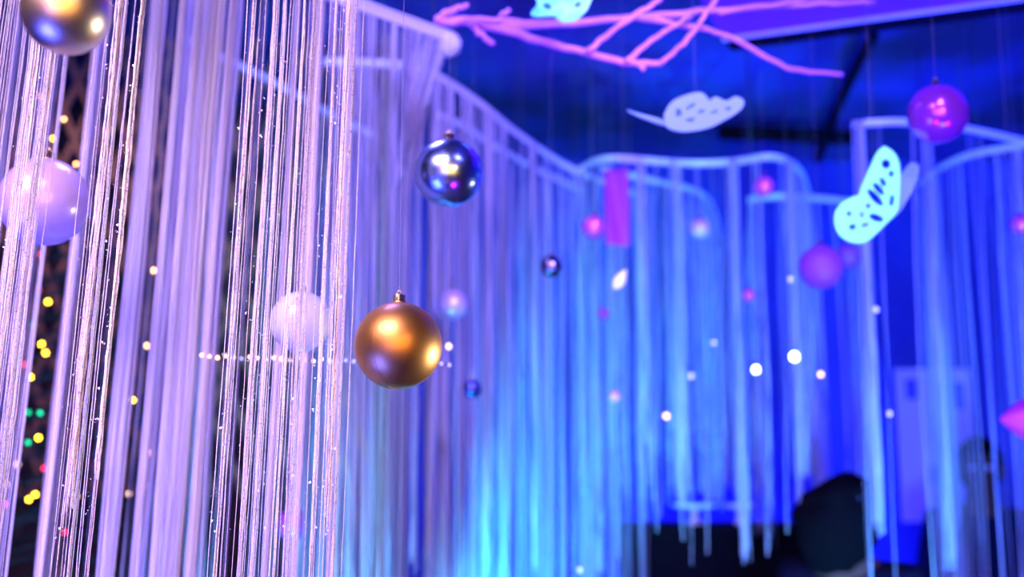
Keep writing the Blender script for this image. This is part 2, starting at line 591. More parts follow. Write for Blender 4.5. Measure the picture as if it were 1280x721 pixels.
# ------------------------------------------------------------------ hung curtains
curtain('string curtain seen through the foremost one, dark ceiling above its slanting tape',
        [(225, 45), (275, 71), (345, 105), (430, 152), (470, 170)], per_m=100, rad=0.0011)
curtain('long string curtain on the rail that curves away from top centre-left to the far corner',
        [(405, 78), (450, 79), (510, 84), (550, 98), (600, 130), (650, 170), (720, 214), (805, 246)], per_m=160, gaps=.7, clump=.82,
        bunches=[(527, 90, 720, 12, .012), (543, 97, 720, 14, .010), (612, 140, 720, 26, .010), (668, 182, 720, 12, .008), (742, 224, 720, 22, .012)])
curtain('string curtain close behind the long curving one, its tape just under the first',
        [(545, 143), (575, 156), (610, 178), (670, 212), (730, 240)], per_m=90, gaps=.7)
curtain('far string curtain under the straight horizontal tape at centre right, rounded right end',
        [(722, 214), (760, 199), (860, 205), (915, 203), (968, 197), (1000, 214), (1012, 245)], per_m=75, zbot=1.36, gaps=.8,
        bunches=[(915, 203, 705, 20, .010), (800, 202, 560, 10, .008), (985, 204, 600, 26, .02), (840, 204, 640, 10, .006)])
curtain('string curtain whose tape falls steeply behind the horizontal tape',
        [(752, 212), (815, 226), (880, 245), (900, 285), (914, 312)], per_m=120, zbot=1.52, gaps=.6)
curtain('narrow far string curtain left of the large glowing butterfly',
        [(935, 250), (985, 246), (1062, 252)], per_m=120, zbot=1.36, gaps=.7,
        bunches=[(1000, 248, 600, 30, .02), (985, 248, 640, 16, .01)])
curtain('string curtain on the high rail directly behind the glowing butterfly',
        [(1066, 156), (1130, 153), (1200, 160), (1300, 182)], per_m=18, tape_h=0.014,
        bunches=[(1072, 155, 672, 34, .010), (1150, 155, 720, 12, .014)])
curtain('string curtain at the right edge whose tape rises to the right',
        [(1148, 230), (1180, 208), (1215, 194), (1280, 182), (1400, 165)], per_m=170, gaps=.9, clump=.8)

# gathered curtain with its slanting tape end, tied below the blue ball
hp = catmull([atz(px, py, 2.47) for px, py in ((390, -12), (445, 6), (500, 26), (566, 49))], 8)
root = thing('string_curtain', 'gathered string curtain at top centre-left, its strings drawn together beside the blue ball', 'curtain', hp[0])
inv = -root.location
N = 190
s = rng.uniform(0, 1, N)
s[:70] = rng.uniform(0.82, 1.0, 70)
XY, _ = sample_path(hp, s)
tie = aty(503, 215, hp[-1].y + 0.02)
n = 14
P, R = hang(XY[:, 0], XY[:, 1], 2.47, 0.3, n, 0.0012, 0.006)
zs = P[:, :, 2]
right = s > 0.62
k = np.clip((2.47 - zs) / (2.47 - tie.z), 0, 1) ** 0.9
tx = tie.x + rng.normal(0, 0.009, N)
ty = tie.y + rng.normal(0, 0.008, N)
for i in range(N):
    if right[i]:
        P[i, :, 0] = P[i, :, 0] * (1 - k[i]) + tx[i] * k[i] + rng.normal(0, 0.0006, n)
        P[i, :, 1] = P[i, :, 1] * (1 - k[i]) + ty[i] * k[i]
P += np.array(inv)
stuff(link_mesh('strings', strands_mesh(P, R), M['strand'], root))
obj('header_tape', ribbon([p + inv for p in hp], 0.018), M['tape'], root, False)
bm = bmesh.new()
tube(bm, [p + inv + Vector((0, 0, 0.012)) for p in hp], 0.0055, 8)
obj('rail', bm, M['rail'], root)
bm = bmesh.new()
tube(bm, [tie + inv + Vector((0, 0, 0.012)), tie + inv - Vector((0, 0, 0.012))], 0.016, 12)
obj('tie_band', bm, M['tape'], root)
bm = bmesh.new()
bmesh.ops.create_icosphere(bm, subdivisions=3, radius=.026, matrix=Matrix.Translation(hp[-1] + inv + Vector((-.008, 0, -.012))) @ Matrix.Diagonal((1, 1, 1.1, 1)))
for v in bm.verts:
    v.co *= 1 + random.uniform(-.012, .012)
obj('gathered_knot', bm, M['tape'], root)
bm = bmesh.new()
tube(bm, [hp[-4] + inv, Vector(((hp[-4] + inv).x, (hp[-4] + inv).y, CEIL - hp[0].z))], 0.0015, 6)
obj('hanger_wire', bm, M['wire'], root)

# ------------------------------------------------------------------ near curtains


def x360(px, y):
    return aty(px, 360, y).x


def leaned(P, y):
    """the left-hand strings slant a little: their lower ends are drawn to the left"""
    z360 = aty(0, 360, y).z
    px = 640 + P[:, :1, 0] * FPX * CP / y
    k = np.clip(0.052 - 0.034 * px / 430, 0.0, 0.055)
    P[:, :, 0] -= (z360 - P[:, :, 2]) * k
    return P


def loose(cols, y, yj, rad, n, wob, crinkle, z0, z1):
    xs, ys = [], []
    for p0, p1, cnt in cols:
        xs.append(np.array([x360(p, y) for p in (p0 + (p1 - p0) * (np.arange(cnt) + rng.uniform(-.6, 1.6, cnt)) / cnt)]))
        ys.append(np.full(cnt, y) + rng.normal(0, yj, cnt))
    x = np.concatenate(xs)
    yy = np.concatenate(ys)
    P, R = hang(x, yy, z0, z1, n, rad, wob, crinkle)
    return leaned(P, y), R


def bundle(px, y, cnt, wid, z1, rad, root, m, n=70, z0=2.47, cr=0.00035, zend_spread=0.04):
    """strings hanging close together as one tassel-like bunch"""
    x0 = x360(px, y)
    x = x0 + rng.normal(0, wid * 0.45, cnt)
    yy = y + rng.normal(0, wid * 0.4, cnt)
    P, R = hang(x, yy, z0, z1 + rng.uniform(0, zend_spread, cnt), n, rad, wid * 0.2, cr)
    t = np.linspace(0, 1, n)
    tw = rng.uniform(8, 16)
    P[:, :, 0] += wid * 0.12 * np.sin(t * tw + rng.uniform(0, 6))[None, :]
    P = leaned(P, y)
    P -= np.array(root.location)
    o = link_mesh('string_bundle', strands_mesh(P, R), m, root)
    return o


YN = 1.30
root = thing('string_curtain', 'foremost string curtain of glittering pinkish threads on the left, in focus', 'curtain', (-0.2, YN, 2.47))
P, R = loose([(0, 44, 12), (92, 150, 12), (286, 300, 3), (300, 436, 34), (-120, 0, 40)], YN, 0.012, 0.0006, 80, 0.0025, 0.00018, 2.47, 0.3)
P -= np.array(root.location)
stuff(link_mesh('loose_strings', strands_mesh(P, R), M['strand_near'], root))
for px, y, cnt, wid, z1, rad in (
        (8, 1.24, 10, 0.006, 1.15, 0.0009), (27, 1.27, 15, 0.008, 1.30, 0.0009),
        (112, 1.26, 13, 0.006, 1.48, 0.0009), (122, 1.28, 6, 0.003, 0.5, 0.0009), (144, 1.27, 9, 0.004, 1.53, 0.0009),
        (293, 1.28, 5, 0.0025, 0.4, 0.0008), (322, 1.30, 6, 0.003, 0.4, 0.0009), (333, 1.28, 4, 0.002, 0.4, 0.0009),
        (362, 1.27, 4, 0.0015, 0.5, 0.0008), (376, 1.38, 7, 0.005, 0.3, 0.0009), (404, 1.30, 5, 0.002, 0.4, 0.0008),
        (420, 1.28, 10, 0.004, 1.475, 0.0009), (430, 1.30, 6, 0.002, 1.2, 0.0008)):
    bundle(px, y, cnt, wid, z1, rad, root, M['strand_near'])
# glitter flecks caught on the threads
bm = bmesh.new()
fl = [(8, .006, 60), (27, .010, 120), (112, .008, 110), (122, .006, 60), (144, .006, 90), (292, .005, 60), (330, .03, 160), (376, .012, 80), (418, .006, 140), (405, .012, 80), (429, .004, 60)]
for px, wd, cnt in fl:
    for _ in range(cnt):
        zf = random.uniform(1.47, 2.25)
        c = Vector((x360(px, 1.28) + random.gauss(0, wd * .5) - (aty(0, 360, 1.28).z - zf) * (0.052 - 0.034 * px / 430), 1.265 + random.uniform(-.012, .012), zf)) - root.location
        s = random.uniform(0.0007, 0.0019)
        mt = Matrix.Translation(c) @ Matrix.Rotation(random.uniform(0, 6), 4, 'X') @ Matrix.Rotation(random.uniform(0, 6), 4, 'Z')
        vs = [bm.verts.new(mt @ Vector(v)) for v in ((-s, 0, -s), (s, 0, -s * .5), (0, 0.0003, s))]
        bm.faces.new(vs)
stuff(obj('glitter_flecks', bm, M['glitter'], root, False))
bm = bmesh.new()
hp = [Vector((-1.25, YN, 2.47)), Vector((-0.7, YN, 2.47)), Vector((-0.17, YN, 2.47))]
obj('header_tape', ribbon([p - root.location for p in hp], 0.04), M['tape'], root, False)
tube(bm, [p - root.location + Vector((0, 0, .02)) for p in hp], 0.009, 8)
obj('rail', bm, M['rail'], root)
for x in (-1.1, -0.3):
    bm = bmesh.new()
    tube(bm, [Vector((x, YN, 2.49)) - root.location, Vector((x, YN, CEIL)) - root.location], 0.0015, 6)
    obj('hanger_wire', bm, M['wire'], root)


def second(label, y, cols, bunches, xr):
    root = thing('string_curtain', label, 'curtain', (xr[0], y, 2.47))
    P, R = loose(cols, y, 0.03, 0.0013, 9, 0.006, 0, 2.47, 0.3)
    P -= np.array(root.location)
    stuff(link_mesh('loose_strings', strands_mesh(P, R), M['strand'], root))
    for px, cnt, wid in bunches:
        bundle(px, y, cnt, wid, 0.3, 0.0016, root, M['strand_light'], n=12, cr=0)
    hp = [Vector((xr[0], y, 2.47)), Vector(((xr[0] + xr[1]) / 2, y, 2.47)), Vector((xr[1], y, 2.47))]
    obj('header_tape', ribbon([p - root.location for p in hp], 0.04), M['tape'], root, False)
    bm = bmesh.new()
    tube(bm, [p - root.location + Vector((0, 0, .02)) for p in hp], 0.009, 8)
    obj('rail', bm, M['rail'], root)
    for x in (xr[0] + .08, xr[1] - .08):
        bm = bmesh.new()
        tube(bm, [Vector((x, y, 2.49)) - root.location, Vector((x, y, CEIL)) - root.location], 0.0015, 6)
        obj('hanger_wire', bm, M['wire'], root)
    return root


second('second string curtain from the front on the left, soft lavender bunches', 1.75,
       [(-150, 30, 50), (150, 290, 12), (300, 440, 3)],
       [(165, 44, 0.013), (198, 20, 0.006), (222, 26, 0.009), (243, 46, 0.014), (262, 34, 0.010), (352, 10, .006), (385, 14, .007), (425, 8, .005), (50, 4, .003), (88, 12, .008)], (-1.25, -0.30))
second('third string curtain back on the left, before the tree of coloured lights', 2.04,
       [(-150, 20, 60), (130, 300, 16), (26, 34, 5), (84, 100, 8)],
       [(30, 12, .012), (92, 20, .014), (170, 14, .014), (208, 12, .010), (235, 22, .018), (268, 12, .012)], (-1.75, -0.33))

# ------------------------------------------------------------------ baubles
BALL_SEG = 48


def bauble(label, px, py, d, D, m, cat='bauble', group=None, squash=1.0, ring=False, thread=True):
    c = at(px, py, d)
    r = D / 2
    root = thing('bauble', label, cat, c, group)
    bm = bmesh.new()
    seg = 48 if D * FPX / d > 50 else 24
    bmesh.ops.create_uvsphere(bm, u_segments=seg, v_segments=seg // 2, radius=r)
    obj('ball', bm, m, root)
    if ring:
        bm = bmesh.new()
        pts = [Vector((0, math.cos(a) * r * 1.0008, math.sin(a) * r * 1.0008)) for a in np.linspace(0, 2 * math.pi, 60)]
        tube(bm, pts, 0.0002, 4, False)
        o = obj('moulding_seam', bm, m, root)
        o.rotation_euler.z = math.radians(-28)
    # crimped cap
    cr, ch = r * 0.135, r * 0.17
    bm = bmesh.new()
    lathe(bm, [(0, r * .985), (cr * 1.25, r * .985), (cr * 1.25, r * 1.0), (cr, r * 1.02), (cr, r * .99 + ch), (cr * .9, r + ch), (0, r + ch)], 20)
    for v in bm.verts:
        if v.co.xy.length > cr * .8:
            aa = math.atan2(v.co.y, v.co.x)
            f = 1 + 0.06 * math.cos(10 * aa)
            v.co.x *= f
            v.co.y *= f
    obj('cap', bm, M['cap'], root)
    bm = bmesh.new()
    lr = cr * 0.42
    tube(bm, [Vector((math.cos(t) * lr, 0, r + ch + lr * .7 + math.sin(t) * lr)) for t in np.linspace(0, 2 * math.pi, 14)], lr * .22, 6, False)
    obj('loop', bm, M['cap'], root)
    if thread:
        bm = bmesh.new()
        tube(bm, [Vector((0, 0, r + ch + lr * 1.5)), Vector((0, 0, CEIL - c.z))], 0.00018, 4)
        obj('hanging_thread', bm, M['thread'], root)
    return root


g = bauble('large satin gold bauble hanging in sharp focus right of the front curtain', 498, 432, 1.27, 0.0995, M['gold'], ring=True)
bauble('champagne gold bauble cut off by the top left edge', 83, 14, 0.96, 0.074, M['gold_silver'])
bauble('lilac pearl bauble behind the threads at the left edge', 56, 252, 1.56, 0.122, M['lilac'])
bauble('mirror-like blue chrome bauble below the gathered curtain', 561, 216, 1.62, 0.099, M['blue_mirror'])
bauble('frosted white bauble half hidden by threads left of the gold bauble', 376, 402, 1.50, 0.082, M['clear'])
bauble('glossy purple bauble under the ceiling at upper right', 1172, 143, 1.95, 0.103, M['purple'])
bauble('small glossy magenta bauble left of the purple cloth strip', 742, 284, 2.6, 0.056, M['magenta'])
bauble('small magenta bauble before the far curtain, right of centre', 955, 233, 2.7, 0.050, M['magenta'])
bauble('small pale pink bauble veiled by the far curtain', 875, 285, 3.35, 0.062, M['pink_pale'])
bauble('small dark mirror bauble before the long curving curtain', 689, 333, 2.5, 0.050, M['dark_mirror'])
bauble('small magenta bauble cut off by the right edge', 1276, 280, 2.5, 0.046, M['magenta'])
bauble('dull purple bauble below and left of the glowing butterfly', 1026, 334, 2.5, 0.098, mat('purple_matt', (0.28, 0.05, 0.60), 0.5))
bauble('smaller blue-violet bauble just right of the dull purple one', 1060, 320, 2.8, 0.066, mat('violet_matt', (0.16, 0.06, 0.65), 0.5))
bauble('tiny magenta bauble below the small bauble right of centre', 936, 369, 3.0, 0.038, M['magenta'])
bauble('tiny dark red bauble under the white drop ornament', 754, 392, 2.9, 0.032, mat('dark_red', (0.30, 0.04, 0.25), 0.4))
bauble('magenta bauble at the lower edge behind the threads', 366, 655, 2.1, 0.060, M['magenta'])
bauble('dark blue mirror bauble right of and below the gold one', 590, 486, 2.4, 0.042, mat('navy_mirror', (0.08, 0.10, 0.40), 0.2, metal=.8))
bauble('pale lilac bauble veiled by strings right of the gold one', 566, 381, 2.5, 0.066, M['lilac'])
bauble('tiny pink bauble at centre right above the black cabinet', 768, 495, 2.9, 0.032, M['pink_pale'])

# white drop ornament
c = at(775, 350, 2.47)
root = thing('drop_ornament', 'small tilted white drop ornament right of the magenta bauble', 'ornament', c)
bm = bmesh.new()
lathe(bm, [(0, -.024), (.007, -.020), (.012, -.010), (.013, 0), (.010, .010), (.005, .020), (.002, .026), (0, .028)], 20)
o = obj('drop', bm, mat('drop_white_glow', (0.9, 0.88, 0.85), .3, coat=.5, emit=(0.8, 0.8, 0.9), estr=.5), root)  # part of its brightness is put in as a faint glow
o.rotation_euler.y = math.radians(30)
bm = bmesh.new()
tube(bm, [(0.012, 0, .024), (0.012, 0, CEIL - c.z)], 0.0002, 4)
obj('hanging_thread', bm, M['thread'], root)

# purple pointed ornament at the right edge
c = at(1284, 524, 2.2)
root = thing('pointed_ornament', 'purple spindle-shaped ornament cut off by the right edge', 'ornament', c)
bm = bmesh.new()
lathe(bm, [(0, -.055), (.006, -.050), (.020, -.035), (.036, -.015), (.042, 0), (.036, .015), (.020, .035), (.006, .050), (0, .055)], 28)
o = obj('spindle', bm, mat('purple_foil', (0.62, 0.04, 0.75), .4, metal=.2), root)
o.rotation_euler.y = math.radians(90)
bm = bmesh.new()
tube(bm, [(0, 0, .042), (0, 0, CEIL - c.z)], 0.0003, 4)
obj('hanging_thread', bm, M['thread'], root)

# ------------------------------------------------------------------ pink branch
bp = at(545, 27, 2.1)
root = thing('branch', 'pink-painted bare branch hung under the ceiling at top centre', 'branch', bp)
ib = -bp


def limb(name, pts, r0, r1, d0=2.1, d1=2.1):
    n = len(pts)
    P = [at(px, py, d0 + (d1 - d0) * i / (n - 1)) + ib for i, (px, py) in enumerate(pts)]
    P = catmull(P, 5)
    P = [p + Vector((random.gauss(0, .0012), random.gauss(0, .002), random.gauss(0, .0012))) for p in P]
    R = [.86 * (r0 + (r1 - r0) * i / (len(P) - 1)) * random.uniform(.9, 1.12) for i in range(len(P))]
    bm = bmesh.new()
    tube(bm, P, R, 10)
    return obj(name, bm, M['branch'], root)


limb('main_stem', [(543, 26), (600, 28), (680, 31), (760, 25), (840, 18), (930, 10), (1010, 6), (1095, 3)], .011, .005, 2.1, 2.3)
limb('limb', [(598, 28), (650, 44), (720, 62), (780, 78), (826, 79)], .010, .0065, 2.1, 2.05)
limb('limb', [(800, 24), (860, 33), (920, 50), (985, 84), (1053, 94)], .007, .0045, 2.15, 2.25)
limb('twig', [(545, 24), (565, 14), (586, 7)], .009, .005)
limb('twig', [(590, 31), (604, 46), (617, 55)], .008, .006)
limb('twig', [(622, 27), (629, 18), (637, 12)], .007, .005)
limb('twig', [(735, 64), (772, 34), (808, 10), (832, -6)], .006, .0055, 2.05, 2.1)
limb('twig', [(783, 76), (822, 46), (862, 20)], .006, .005, 2.05, 2.15)
limb('twig', [(826, 79), (860, 48), (885, 14), (896, -6)], .0055, .005, 2.05, 2.15)
limb('twig', [(798, 79), (806, 88)], .007, .005, 2.05, 2.05)
limb('twig', [(560, 29), (600, 24), (700, 28)], .006, .004, 2.08, 2.08)
limb('twig', [(900, 15), (990, 2), (1060, -14)], .005, .004, 2.2, 2.3)
for px, py, d in ((700, 29, 2.14), (930, 9, 2.25)):
    p = at(px, py, d)
    bm = bmesh.new()
    tube(bm, [p + ib, Vector((p.x, p.y, CEIL)) + ib], .0006, 5)
    obj('hanging_wire', bm, M['wire'], root)

# ------------------------------------------------------------------ butterflies


def ell(cx, cy, a, b, rot=0, n=16):
    r = math.radians(rot)
    return [(cx + a * math.cos(t) * math.cos(r) - b * math.sin(t) * math.sin(r), cy + a * math.cos(t) * math.sin(r) + b * math.sin(t) * math.cos(r)) for t in np.linspace(0, 2 * math.pi, n, endpoint=False)]


def flat_cut(name, outline, holes, thick, m, parent, smooth_outline=True):
    """an acrylic plate cut along the outline, holes cut through; local XY plane, metres"""
    cu = bpy.data.curves.new(name, 'CURVE')
    cu.dimensions = '2D'
    cu.fill_mode = 'BOTH'
    cu.extrude = thick
    cu.bevel_depth = thick * .5
    if smooth_outline:
        P = catmull([Vector((*p, 0)) for p in outline + [outline[0]]], 4)[:-1]
        outline = [(p.x, p.y) for p in P]
    for loop in [outline] + holes:
        sp = cu.splines.new('POLY')
        sp.points.add(len(loop) - 1)
        for i, p in enumerate(loop):
            sp.points[i].co = (p[0], p[1], 0, 1)
        sp.use_cyclic_u = True
    tmp = bpy.data.objects.new('tmp', cu)
    C.objects.link(tmp)
    dg = bpy.context.evaluated_depsgraph_get()
    me = bpy.data.meshes.new_from_object(tmp.evaluated_get(dg))
    bpy.data.objects.remove(tmp)
    me.materials.clear()
    o = link_mesh(name, me, m, parent)
    return o


CAMROT = Matrix.Rotation(math.pi / 2 + PITCH, 4, 'X')


def butterfly(label, px, py, d, wing, holes, wing2, body, feelers, m, s, yaw=0, m2=None, pitch=0, fold=0):
    """outlines in photo pixels relative to (px, py), y down; s = metres per pixel"""
    root = thing('butterfly', label, 'butterfly', at(px, py, d))
    root.rotation_euler = (Matrix.Rotation(yaw, 4, 'Z') @ CAMROT @ Matrix.Rotation(pitch, 4, 'X')).to_euler()
    cv = lambda L: [(x * s, -y * s) for x, y in L]
    flat_cut('wing', cv(wing), [cv(h) for h in holes], .0015, m, root)
    if wing2:
        o = flat_cut('wing', cv(wing2), [], .0012, m2 or m, root)
        o.location.z = -0.02
        o.rotation_euler.y = fold
    bm = bmesh.new()
    tube(bm, [Vector((x * s, -y * s, -.004)) for x, y in body], [.002, .0055, .005, .0035, .0015][:len(body)], 8)
    obj('body', bm, m2 or m, root)
    for f in feelers:
        bm = bmesh.new()
        tube(bm, catmull([Vector((x * s, -y * s, -.004 - .006 * i)) for i, (x, y) in enumerate(f)], 4), .0012, 6)
        obj('antenna', bm, m2 or m, root)
    bm = bmesh.new()
    o = obj('hanging_thread', tube(bm, [Vector((0, 0, 0)), Vector((0, 0, CEIL - root.location.z))], .0002, 4), M['thread'], root)
    o.matrix_parent_inverse = root.rotation_euler.to_matrix().to_4x4().inverted()
    return root


k = 1 / 5.147
cx0, cy0 = 380, 380
f = lambda L: [((x - cx0) * k, (y - cy0) * k) for x, y in L]
wing = f([(440, 68), (500, 110), (532, 180), (537, 280), (532, 400), (515, 490), (450, 560), (370, 640), (310, 682), (230, 682), (160, 642), (124, 570), (128, 490), (170, 430), (230, 396), (278, 380), (290, 340), (320, 270), (360, 180), (400, 100)])
holes = [f(ell(h[0], h[1], h[2] * 1.12, h[3] * 1.3, h[4])) for h in ((450, 180, 30, 26, 0), (484, 243, 19, 19, 0), (430, 296, 32, 17, 60), (402, 340, 50, 19, 48), (380, 395, 68, 22, 47), (487, 415, 17, 34, 10), (388, 526, 48, 20, 18), (315, 572, 30, 14, -12), (234, 585, 26, 17, -12), (294, 505, 17, 17, 0), (335, 450, 20, 16, 0), (212, 500, 19, 15, 0))]
wing2 = f([(530, 330), (560, 260), (600, 205), (640, 165), (680, 180), (685, 230), (650, 330), (600, 420), (560, 480), (520, 500)])
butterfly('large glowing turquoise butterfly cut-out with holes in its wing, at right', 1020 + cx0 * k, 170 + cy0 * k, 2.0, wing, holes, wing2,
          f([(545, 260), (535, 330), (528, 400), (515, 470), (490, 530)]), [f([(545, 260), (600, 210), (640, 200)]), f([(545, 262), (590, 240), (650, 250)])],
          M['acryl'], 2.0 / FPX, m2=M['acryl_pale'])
k = 1 / 3.006
cx0, cy0 = 810, 425
wing = f([(692, 430), (720, 385), (770, 360), (825, 348), (850, 365), (862, 380), (885, 365), (925, 380), (960, 364), (990, 380), (975, 415), (920, 450), (850, 482), (760, 494), (700, 475)])
holes = [f(ell(*h)) for h in ((745, 425, 14, 18, 0), (790, 400, 22, 9, -30), (830, 420, 16, 8, -25), (880, 420, 16, 7, -15), (790, 450, 20, 8, -10), (930, 408, 15, 7, -15))]
wing2 = f([(700, 420), (740, 380), (800, 365), (850, 395), (900, 385), (950, 385), (900, 430), (800, 470), (720, 470)])
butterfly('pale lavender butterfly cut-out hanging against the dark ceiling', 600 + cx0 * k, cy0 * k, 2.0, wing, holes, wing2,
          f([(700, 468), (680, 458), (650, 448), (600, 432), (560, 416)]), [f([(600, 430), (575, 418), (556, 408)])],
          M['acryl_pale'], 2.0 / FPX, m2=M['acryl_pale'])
k = 1.0
cx0, cy0 = 702, 0
wing = f([(664, -40), (690, -34), (700, -20), (712, -34), (742, -42), (746, -20), (738, 2), (732, 14), (718, 26), (702, 27), (692, 20), (672, 21), (664, 17), (672, 4), (664, -12)])
holes = [f(ell(*h)) for h in ((684, 8, 6, 3, 20), (722, 6, 5, 3, -30), (703, 14, 2.5, 5, 0), (684, -18, 7, 4, 30), (724, -18, 7, 4, -30))]
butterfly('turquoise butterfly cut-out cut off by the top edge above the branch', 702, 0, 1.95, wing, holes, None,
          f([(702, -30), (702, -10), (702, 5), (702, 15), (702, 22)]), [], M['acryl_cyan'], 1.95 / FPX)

# ------------------------------------------------------------------ small lights


def bulb_light(label, px, py, d, r, col, group=None, cat='light'):
    c = at(px, py, d)
    root = thing('hanging_light', label, cat, c, group)
    bm = bmesh.new()
    lathe(bm, [(0, -r), (r * .7, -r * .7), (r, 0), (r * .8, r * .6), (r * .4, r), (0, r)], 12)
    obj('bulb', bm, BM[col], root)
    bm = bmesh.new()
    tube(bm, [Vector((0, 0, r)), Vector((0, 0, r * 1.9))], r * .45, 8)
    obj('socket', bm, M['wire'], root)
    bm = bmesh.new()
    tube(bm, [Vector((0, 0, r * 1.8)), Vector((0, 0, CEIL - c.z))], .0004, 4)
    obj('wire', bm, M['wire'], root)


bulb_light('bright white bulb right of centre, lower of the white pair', 945, 462, 2.7, .009, 'white')
bulb_light('brightest white bulb before the narrow far curtain', 993, 446, 2.7, .011, 'white')
bulb_light('warm white bulb above the left end of the trays', 833, 520, 2.9, .007, 'warm')
bulb_light('faint lilac bulb below the pale pink bauble', 864, 470, 2.9, .007, 'lilac')
bulb_light('faint lilac bulb below the glowing butterfly', 1095, 387, 2.6, .006, 'lilac')
bulb_light('faint lilac bulb left of the white board', 1112, 517, 2.6, .006, 'lilac')
bulb_light('faint lilac bulb above the lower white bulb', 892, 428, 2.9, .006, 'lilac')
bulb_light('small lilac bulb at the bottom edge left of the black cabinet', 725, 712, 2.6, .006, 'lilac')
bulb_light('warm bulb under the brightest white bulb', 1026, 468, 2.8, .006, 'warm')
bulb_light('white bulb left of the dull purple bauble', 988, 349, 2.7, .006, 'lilac')
bulb_light('small white bulb beside the gold bauble, right', 561, 433, 2.3, .005, 'warm')


def light_string(label, pts, wirepts=None):
    """pts: (px, py, d, radius, colour)"""
    P0 = at(*pts[0][:3])
    root = thing('fairy_light_string', label, 'string lights', P0)
    wp = wirepts or [at(a, b, c) for a, b, c, *_ in pts]
    bm = bmesh.new()
    tube(bm, [p - P0 for p in wp], .0008, 5)
    obj('wire', bm, M['wire'], root)
    meshes = {}
    for a, b, c, r, col in pts:
        if (r, col) not in meshes:
            bm = bmesh.new()
            bmesh.ops.create_icosphere(bm, subdivisions=2, radius=r)
            me = bpy.data.meshes.new('bulb')
            bm.to_mesh(me)
            bm.free()
            me.materials.append(BM[col])
            meshes[(r, col)] = me
        o = link_mesh('bulb', meshes[(r, col)], None, root)
        o.location = at(a, b, c) - P0
    return root


row = []
cols = ['warm', 'warm', 'orange', 'warm', 'warm', 'lilac', 'warm', 'warm']
for i, px in enumerate(range(252, 570, 10)):
    row.append((px, 445 + (px - 250) * .035 + (i % 3 - 1) * 1.2, 1.75, .0024, cols[i % 8] if px < 420 else 'lilac'))
light_string('straight row of small warm lights strung behind the front curtain', row)

dots = [(48, 362, 'red'), (60, 377, 'yellow'), (52, 318, 'red'), (42, 406, 'green'), (52, 430, 'yellow'), (57, 441, 'yellow'),
        (38, 471, 'yellow'), (36, 515, 'green'), (50, 516, 'green'), (48, 547, 'yellow'), (70, 540, 'red'), (22, 580, 'warm'), (35, 553, 'green'),
        (55, 585, 'red'), (64, 578, 'red'), (8, 605, 'warm'), (36, 624, 'yellow'), (44, 618, 'yellow'), (6, 630, 'pink'), (60, 652, 'warm'),
        (28, 455, 'red'), (12, 530, 'pink')]
light_string('coloured lights wound down the dark tree at the left edge', [(a, b, 2.55 + .05 * math.sin(i * 2.1), .0050 if c in ('yellow', 'warm') else .0048, c) for i, (a, b, c) in enumerate(dots)])
dots2 = [(181, 231, 'red'), (172, 262, 'white'), (208, 360, 'yellow'), (192, 338, 'orange'), (184, 432, 'orange'), (190, 437, 'yellow'), (191, 453, 'yellow'), (191, 446, 'orange'),
         (166, 500, 'yellow'), (152, 566, 'yellow'), (184, 566, 'orange'), (190, 566, 'orange'), (187, 607, 'orange'), (161, 617, 'warm'), (198, 619, 'warm'), (246, 608, 'yellow'),
         (96, 620, 'warm'), (82, 665, 'red')]
light_string('string of amber lights glimpsed between the lavender bunches', [(a, b, 2.5 + .04 * math.cos(i * 1.7), .0042, c) for i, (a, b, c) in enumerate(dots2)])
dots3 = [(66, 173, 'yellow'), (80, 149, 'orange'), (14, 4, 'warm'), (10, 20, 'green'), (50, 120, 'orange'), (95, 205, 'orange')]
light_string('few amber lights on the brown lattice at upper left', [(a, b, 2.5, .0035, c) for a, b, c in dots3])

# ------------------------------------------------------------------ tree and lattice at far left
tb = aty(80, 500, 2.9)
root = thing('christmas_tree', 'dark needle tree behind the lights at the left edge', 'tree', (tb.x, 2.95, 0))
bm = bmesh.new()
tube(bm, [(0, 0, 0), (0, 0, 2.2)], [.04, .008], 8)
obj('trunk', bm, M['wood'], root)
for i in range(150):
    z = 0.45 + 1.85 * (i / 150)
    a = i * 2.39996
    rr = 0.52 * (1 - (z - .45) / 1.95) + .05
    bm = bmesh.new()
    tip = Vector((math.cos(a) * rr, math.sin(a) * rr * .7, z - rr * .25))
    b0 = Vector((0, 0, z))
    tube(bm, [b0, tip], [.006, .002], 5)
    for j in range(34):
        t = random.uniform(.15, 1)
        q0 = b0.lerp(tip, t)
        v = Vector((random.gauss(0, 1), random.gauss(0, 1), random.gauss(.3, 1))).normalized() * .05 + (tip - b0).normalized() * .03
        side = v.cross(Vector((0, 0, 1))).normalized() * .0022
        bm.faces.new([bm.verts.new(q0 - side), bm.verts.new(q0 + side), bm.verts.new(q0 + v)])
    obj('bough', bm, M['needle'], root, False)

lo = aty(0, 110, 3.35)
root = thing('lattice_panel', 'brown diagonal wooden lattice panel behind the curtains at upper left', 'lattice', (-1.35, 3.45, 1.4))
for i in range(16):
    for sg in (1, -1):
        bm = bmesh.new()
        box(bm, (i - 7.5) * .085, .006 * sg, .8, .022, .008, 1.62, Matrix.Rotation(sg * math.radians(24), 4, 'Y'))
        obj('slat', bm, M['wood'], root, False)
for x in (-.95, .95):
    bm = bmesh.new()
    box(bm, x, 0, 0.1, .04, .03, 3.0)
    obj('post', bm, M['wood'], root, False)

